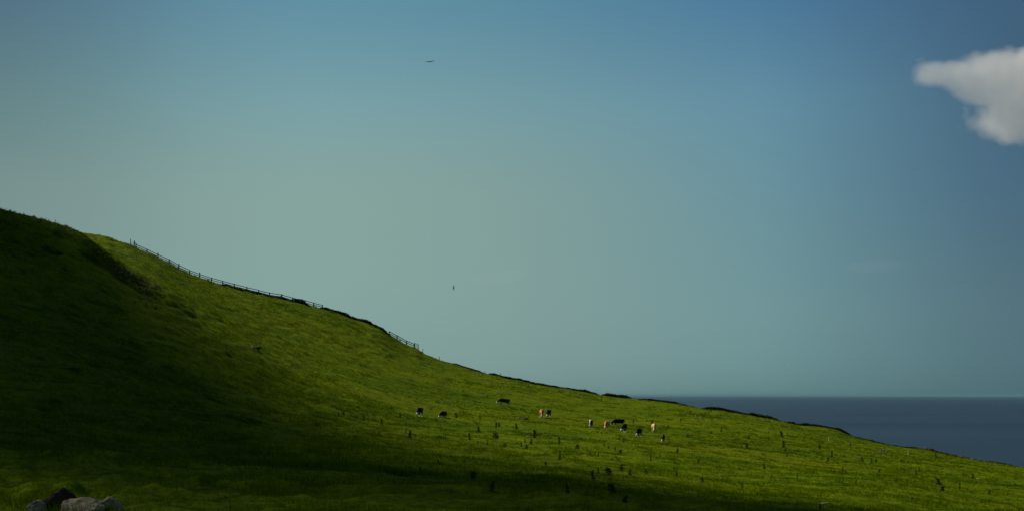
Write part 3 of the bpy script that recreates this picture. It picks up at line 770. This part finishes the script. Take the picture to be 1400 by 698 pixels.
# ------------------------------------------------------------------ cattle
def coat(name, c0, c1, rough=.75):
    return simple_mat(name, c0, c1, 3.0, rough, .15)
C_BLACK = coat('black_coat', (.004, .004, .004), (.010, .009, .009))
C_BROWN = coat('brown_coat', (.020, .009, .005), (.040, .017, .008))
C_TAN = coat('orange_coat', (.36, .145, .03), (.55, .25, .065))
C_PALE = coat('straw_coat', (.42, .25, .07), (.58, .38, .14))
C_WHITE = coat('white_hair', (.60, .57, .47), (.78, .75, .64))
C_NOSE = coat('muzzle', (.10, .06, .05), (.16, .10, .08), .5)
def cow_mesh(name, coat_m, white, turn=0.0, step=0.0, droop=0.0, belly=True, stripe=False):
    """a grazing cow facing +x, feet at z = 0; turn swings the lowered head to its side"""
    bm = bmesh.new()
    loft(bm, [((-1.04, 0, 1.14), .10, .14), ((-.98, 0, 1.09), .22, .25), ((-.80, 0, 1.05), .285, .31), ((-.5, 0, 1.00), .31, .345), ((-.1, 0, .97), .355, .375),
              ((.25, 0, .98), .335, .37), ((.55, 0, 1.02), .27, .345), ((.78, 0, 1.02), .20, .27), ((.9, 0, .99), .13, .19)], 16)
    tw = lambda x, z: (x * 1.0, math.tan(turn) * max(0, x - .75) , z)
    loft(bm, [((.55, 0, 1.08), .16, .26), (tw(.85, .98), .15, .23), (tw(1.08, .78), .125, .19), (tw(1.22, .60), .11, .155), (tw(1.30, .50), .10, .13)], 12)
    loft(bm, [(tw(1.22, .62), .09, .09), (tw(1.29, .52), .125, .125), (tw(1.37, .37), .115, .12), (tw(1.44, .22), .085, .085), (tw(1.48, .12), .085, .075), (tw(1.50, .07), .06, .05)], 12)
    for s in (-1, 1):
        e = Vector(tw(1.24, .58)); loft(bm, [(e + Vector((0, s * .08, 0)), .04, .03), (e + Vector((-.02, s * .19, .0)), .05, .028), (e + Vector((-.03, s * .27, -.03)), .015, .012)], 8)
        st = step * s
        loft(bm, [((.55, s * .17, 1.0), .12, .17), ((.57, s * .19, .74), .085, .11), ((.57 + st * .5, s * .18, .42), .058, .064), ((.55 + st, s * .18, .38), .055, .06), ((.55 + st * .9, s * .18, .14), .042, .045), ((.58 + st * .9, s * .18, .08), .055, .06), ((.60 + st * .9, s * .18, 0), .062, .07)], 10)
        h_ = -step * s
        loft(bm, [((-.78, s * .16, 1.0), .14, .22), ((-.68, s * .19, .76), .11, .165), ((-.74 + h_ * .4, s * .18, .60), .075, .10), ((-.88 + h_, s * .17, .45), .055, .065), ((-.86 + h_, s * .17, .36), .048, .052), ((-.82 + h_, s * .17, .14), .042, .045), ((-.79 + h_, s * .17, .08), .055, .06), ((-.77 + h_, s * .17, 0), .062, .07)], 10)
    loft(bm, [((-1.02, 0, 1.27), .04, .04), ((-1.09, 0, 1.18), .032, .032), ((-1.10, 0, .85), .026, .026), ((-1.08, 0, .6), .028, .028), ((-1.07, 0, .52), .05, .05), ((-1.06, 0, .38), .02, .02)], 8)
    loft(bm, [((-.62, 0, .68), .1, .1), ((-.5, 0, .61), .13, .09), ((-.36, 0, .66), .08, .08)], 8)
    bmesh.ops.recalc_face_normals(bm, faces=bm.faces[:])
    me = bpy.data.meshes.new(name + '_raw'); bm.to_mesh(me); bm.free()
    o = bpy.data.objects.new('raw', me); COL.objects.link(o)
    md = o.modifiers.new('r', 'REMESH'); md.mode = 'VOXEL'; md.voxel_size = .026
    ms = o.modifiers.new('s', 'SMOOTH'); ms.factor = .5; ms.iterations = 3
    me2 = bpy.data.meshes.new_from_object(o.evaluated_get(bpy.context.evaluated_depsgraph_get()))
    bpy.data.objects.remove(o); bpy.data.meshes.remove(me)
    me2.name = name
    me2.materials.clear()
    for x in (coat_m, white, C_NOSE): me2.materials.append(x)
    nf = len(me2.polygons); c = np.empty(nf * 3); me2.polygons.foreach_get('center', c); c = c.reshape(-1, 3)
    w = np.zeros(nf, int); j = .05 * fbm(c[:, 0] * 1.0, c[:, 1] + c[:, 2], .15, 2, 9)
    cy = np.tan(turn) * np.maximum(0, c[:, 0] - .75)
    w[(c[:, 0] > 1.24 + j) & (c[:, 2] < .64 - np.abs(c[:, 1] - cy) * .35 + j)] = 1
    w[(c[:, 0] > 1.2) & (np.abs(c[:, 1] - cy) > .13)] = 0          # ears keep the coat
    if belly:
        w[(c[:, 2] < .26 + j) & (c[:, 0] < 1.1)] = 1
        w[(c[:, 2] < .66 + j) & (np.abs(c[:, 1]) < .10) & (c[:, 0] < .95) & (c[:, 0] > -.7)] = 1
    if stripe:
        w[(c[:, 2] > 1.16 + j) & (np.abs(c[:, 1]) < .13 + j)] = 1
        w[(c[:, 0] > .7) & (c[:, 0] < 1.3) & (np.abs(c[:, 1] - cy) < .07 + j) & (c[:, 2] > .55)] = 1
    w[(c[:, 0] > 1.455)] = 2
    me2.polygons.foreach_set('material_index', w.astype(np.int32)); me2.polygons.foreach_set('use_smooth', np.ones(nf, bool))
    me2.update()
    return me2
CM = {'black': cow_mesh('cow', C_BLACK, C_WHITE, .25, .06), 'black2': cow_mesh('cow', C_BLACK, C_WHITE, -.3, -.10), 'striped': cow_mesh('cow', C_BLACK, C_WHITE, .1, .05, stripe=True),
      'brown': cow_mesh('cow', C_BROWN, C_WHITE, .1, .12, belly=False), 'brown_striped': cow_mesh('cow', C_BROWN, C_WHITE, -.1, .06), 'tan': cow_mesh('cow', C_TAN, C_WHITE, .2, -.06), 'pale': cow_mesh('cow', C_PALE, C_WHITE, -.15, .08)}
COWS = [(572.5, 568.2, 254, 'black', 13.2, 'black cow with a white face, leftmost of the herd'),
        (605.5, 571.0, 250, 'black2', 11.6, 'black cow with a white face standing second from the left'),
        (688.5, 552.6, 192, 'brown', 10.0, 'dark brown cow seen from the side, highest up the slope'),
        (739.8, 570.2, 266, 'tan', 11.8, 'orange cow seen head on beside a black one'),
        (749.0, 570.0, 254, 'black', 11.4, 'black cow with a white face just right of the orange cow'),
        (807.3, 583.0, 258, 'striped', 11.2, 'black calf with a white stripe on its back, left of the main group'),
        (829.5, 586.5, 250, 'tan', 12.2, 'orange cow with a white face in the middle group'),
        (845.5, 582.3, 200, 'black2', 11.2, 'black cow seen from the side, head down, at the back of the group'),
        (853.0, 591.0, 256, 'black2', 13.0, 'black cow with white feet facing the viewer in the middle group'),
        (872.5, 597.0, 248, 'black', 13.0, 'largest black cow at the front right of the middle group'),
        (893.3, 591.0, 270, 'pale', 12.6, 'straw coloured cow right of the black cows'),
        (905.8, 603.0, 262, 'brown_striped', 12, 'small brown calf with a white blaze, lowest and rightmost of the herd')]
for u, v, ang, kind, hp, lb in COWS:
    p = at(u, v); sc = hp * p.y / F / 1.36
    o = obj('cow', CM[kind], None, p - Vector((0, 0, .09)))
    o.scale = (sc, sc, sc)
    e = .8; gx_ = float(height(np.array([p.x + e]), np.array([p.y]))[0] - height(np.array([p.x - e]), np.array([p.y]))[0]) / (2 * e)
    gy_ = float(height(np.array([p.x]), np.array([p.y + e]))[0] - height(np.array([p.x]), np.array([p.y - e]))[0]) / (2 * e)
    nrm = Vector((-gx_ * .7, -gy_ * .7, 1)).normalized()
    o.rotation_mode = 'QUATERNION'
    from mathutils import Quaternion
    o.rotation_quaternion = Vector((0, 0, 1)).rotation_difference(nrm) @ Quaternion((0, 0, 1), R(ang))
    tag(o, lb, 'cow', 'cattle grazing on the hillside')

# ------------------------------------------------------------------ birds
def bird_mesh(mt, up=.10, sweep=.10, fat=1.4):
    bm = bmesh.new()
    loft(bm, [((.30, 0, .0), .008, .008), ((.24, 0, .01), .03, .03), ((.15, 0, .01), .045, .045), ((0, 0, 0), .062, .06), ((-.15, 0, 0), .04, .035), ((-.27, 0, 0), .05, .012), ((-.34, 0, 0), .06, .006)], 10)
    for s in (-1, 1):
        pts = [((.04, s * .03, .02), .10, .016), ((.08, s * .22, .02 + up * .6), .085, .012), ((.06, s * .40, .02 + up), .065, .008), ((-.03 - sweep * .4, s * .56, .02 + up * .9), .04, .006), ((-.10 - sweep, s * .68, .02 + up * .6), .010, .003)]
        loops = []
        for c, w, h_ in pts:
            c = Vector(c); loops.append([bm.verts.new(c + Vector((math.cos(t) * w * 1.15, 0, math.sin(t) * h_ * fat))) for t in [2 * math.pi * k / 8 for k in range(8)]])
        for a, b_ in zip(loops, loops[1:]):
            for k in range(8): bm.faces.new((a[k], a[(k + 1) % 8], b_[(k + 1) % 8], b_[k]))
        bm.faces.new(loops[0][::-1]); bm.faces.new(loops[-1])
    return bm_mesh('bird', bm, mt, True)
B_DARK = coat('dark_feathers', (.006, .008, .009), (.014, .016, .018)); B_WHITE = coat('white_feathers', (.5, .5, .5), (.7, .7, .7)); B_RUST = coat('rusty_feathers', (.10, .05, .03), (.2, .1, .06))
def bird(u, v, span_px, Y_, mt, rot, label, **kw):
    o = obj('bird', bird_mesh(mt, **kw), None, ((u - U0) / F * Y_, Y_, -(v - V0) / F * Y_))
    s_ = span_px * Y_ / F / 1.36; o.scale = (s_, s_, s_); o.rotation_euler = [R(a) for a in rot]
    tag(o, label, 'bird', 'birds over the hill')
bird(588, 85, 14.5, 150, B_DARK, (8, 9, -78), 'large dark bird gliding with spread wings high in the sky', up=.06, fat=3.6)
bird(620.3, 392.8, 8, 190, B_DARK, (72, 0, 175), 'dark bird banking on edge low in the middle of the sky', up=.05)
bird(843, 420, 5, 220, B_RUST, (10, 0, -60), 'tiny rusty bird flying above the crest')
bird(1077, 498, 5, 220, B_WHITE, (20, 0, -100), 'tiny white bird flying just above the sea horizon')
bird(1382, 461, 7, 240, B_WHITE, (-15, 0, -70), 'pale bird flying at the far right above the sea')

# ------------------------------------------------------------------ sea haze: one closed box of thin even air round the whole scene
HZ = 195000.0
bm = bmesh.new(); bmesh.ops.create_cube(bm, size=1)
zb, zt = -96.0, 75.0
for v in bm.verts: v.co = Vector((v.co.x * 2 * HZ, v.co.y * 2 * HZ, zb if v.co.z < 0 else zt))
m = bpy.data.materials.new('sea_haze'); m.use_nodes = True; m.node_tree.nodes.clear()
out = m.node_tree.nodes.new('ShaderNodeOutputMaterial'); pv = m.node_tree.nodes.new('ShaderNodeVolumePrincipled')
m.node_tree.links.new(pv.outputs[0], out.inputs['Volume'])
pv.inputs['Color'].default_value = (.165, .33, .38, 1); pv.inputs['Density'].default_value = 1.1e-5
hz = obj('haze', bm_mesh('haze', bm, m)); hz['kind'] = 'stuff'
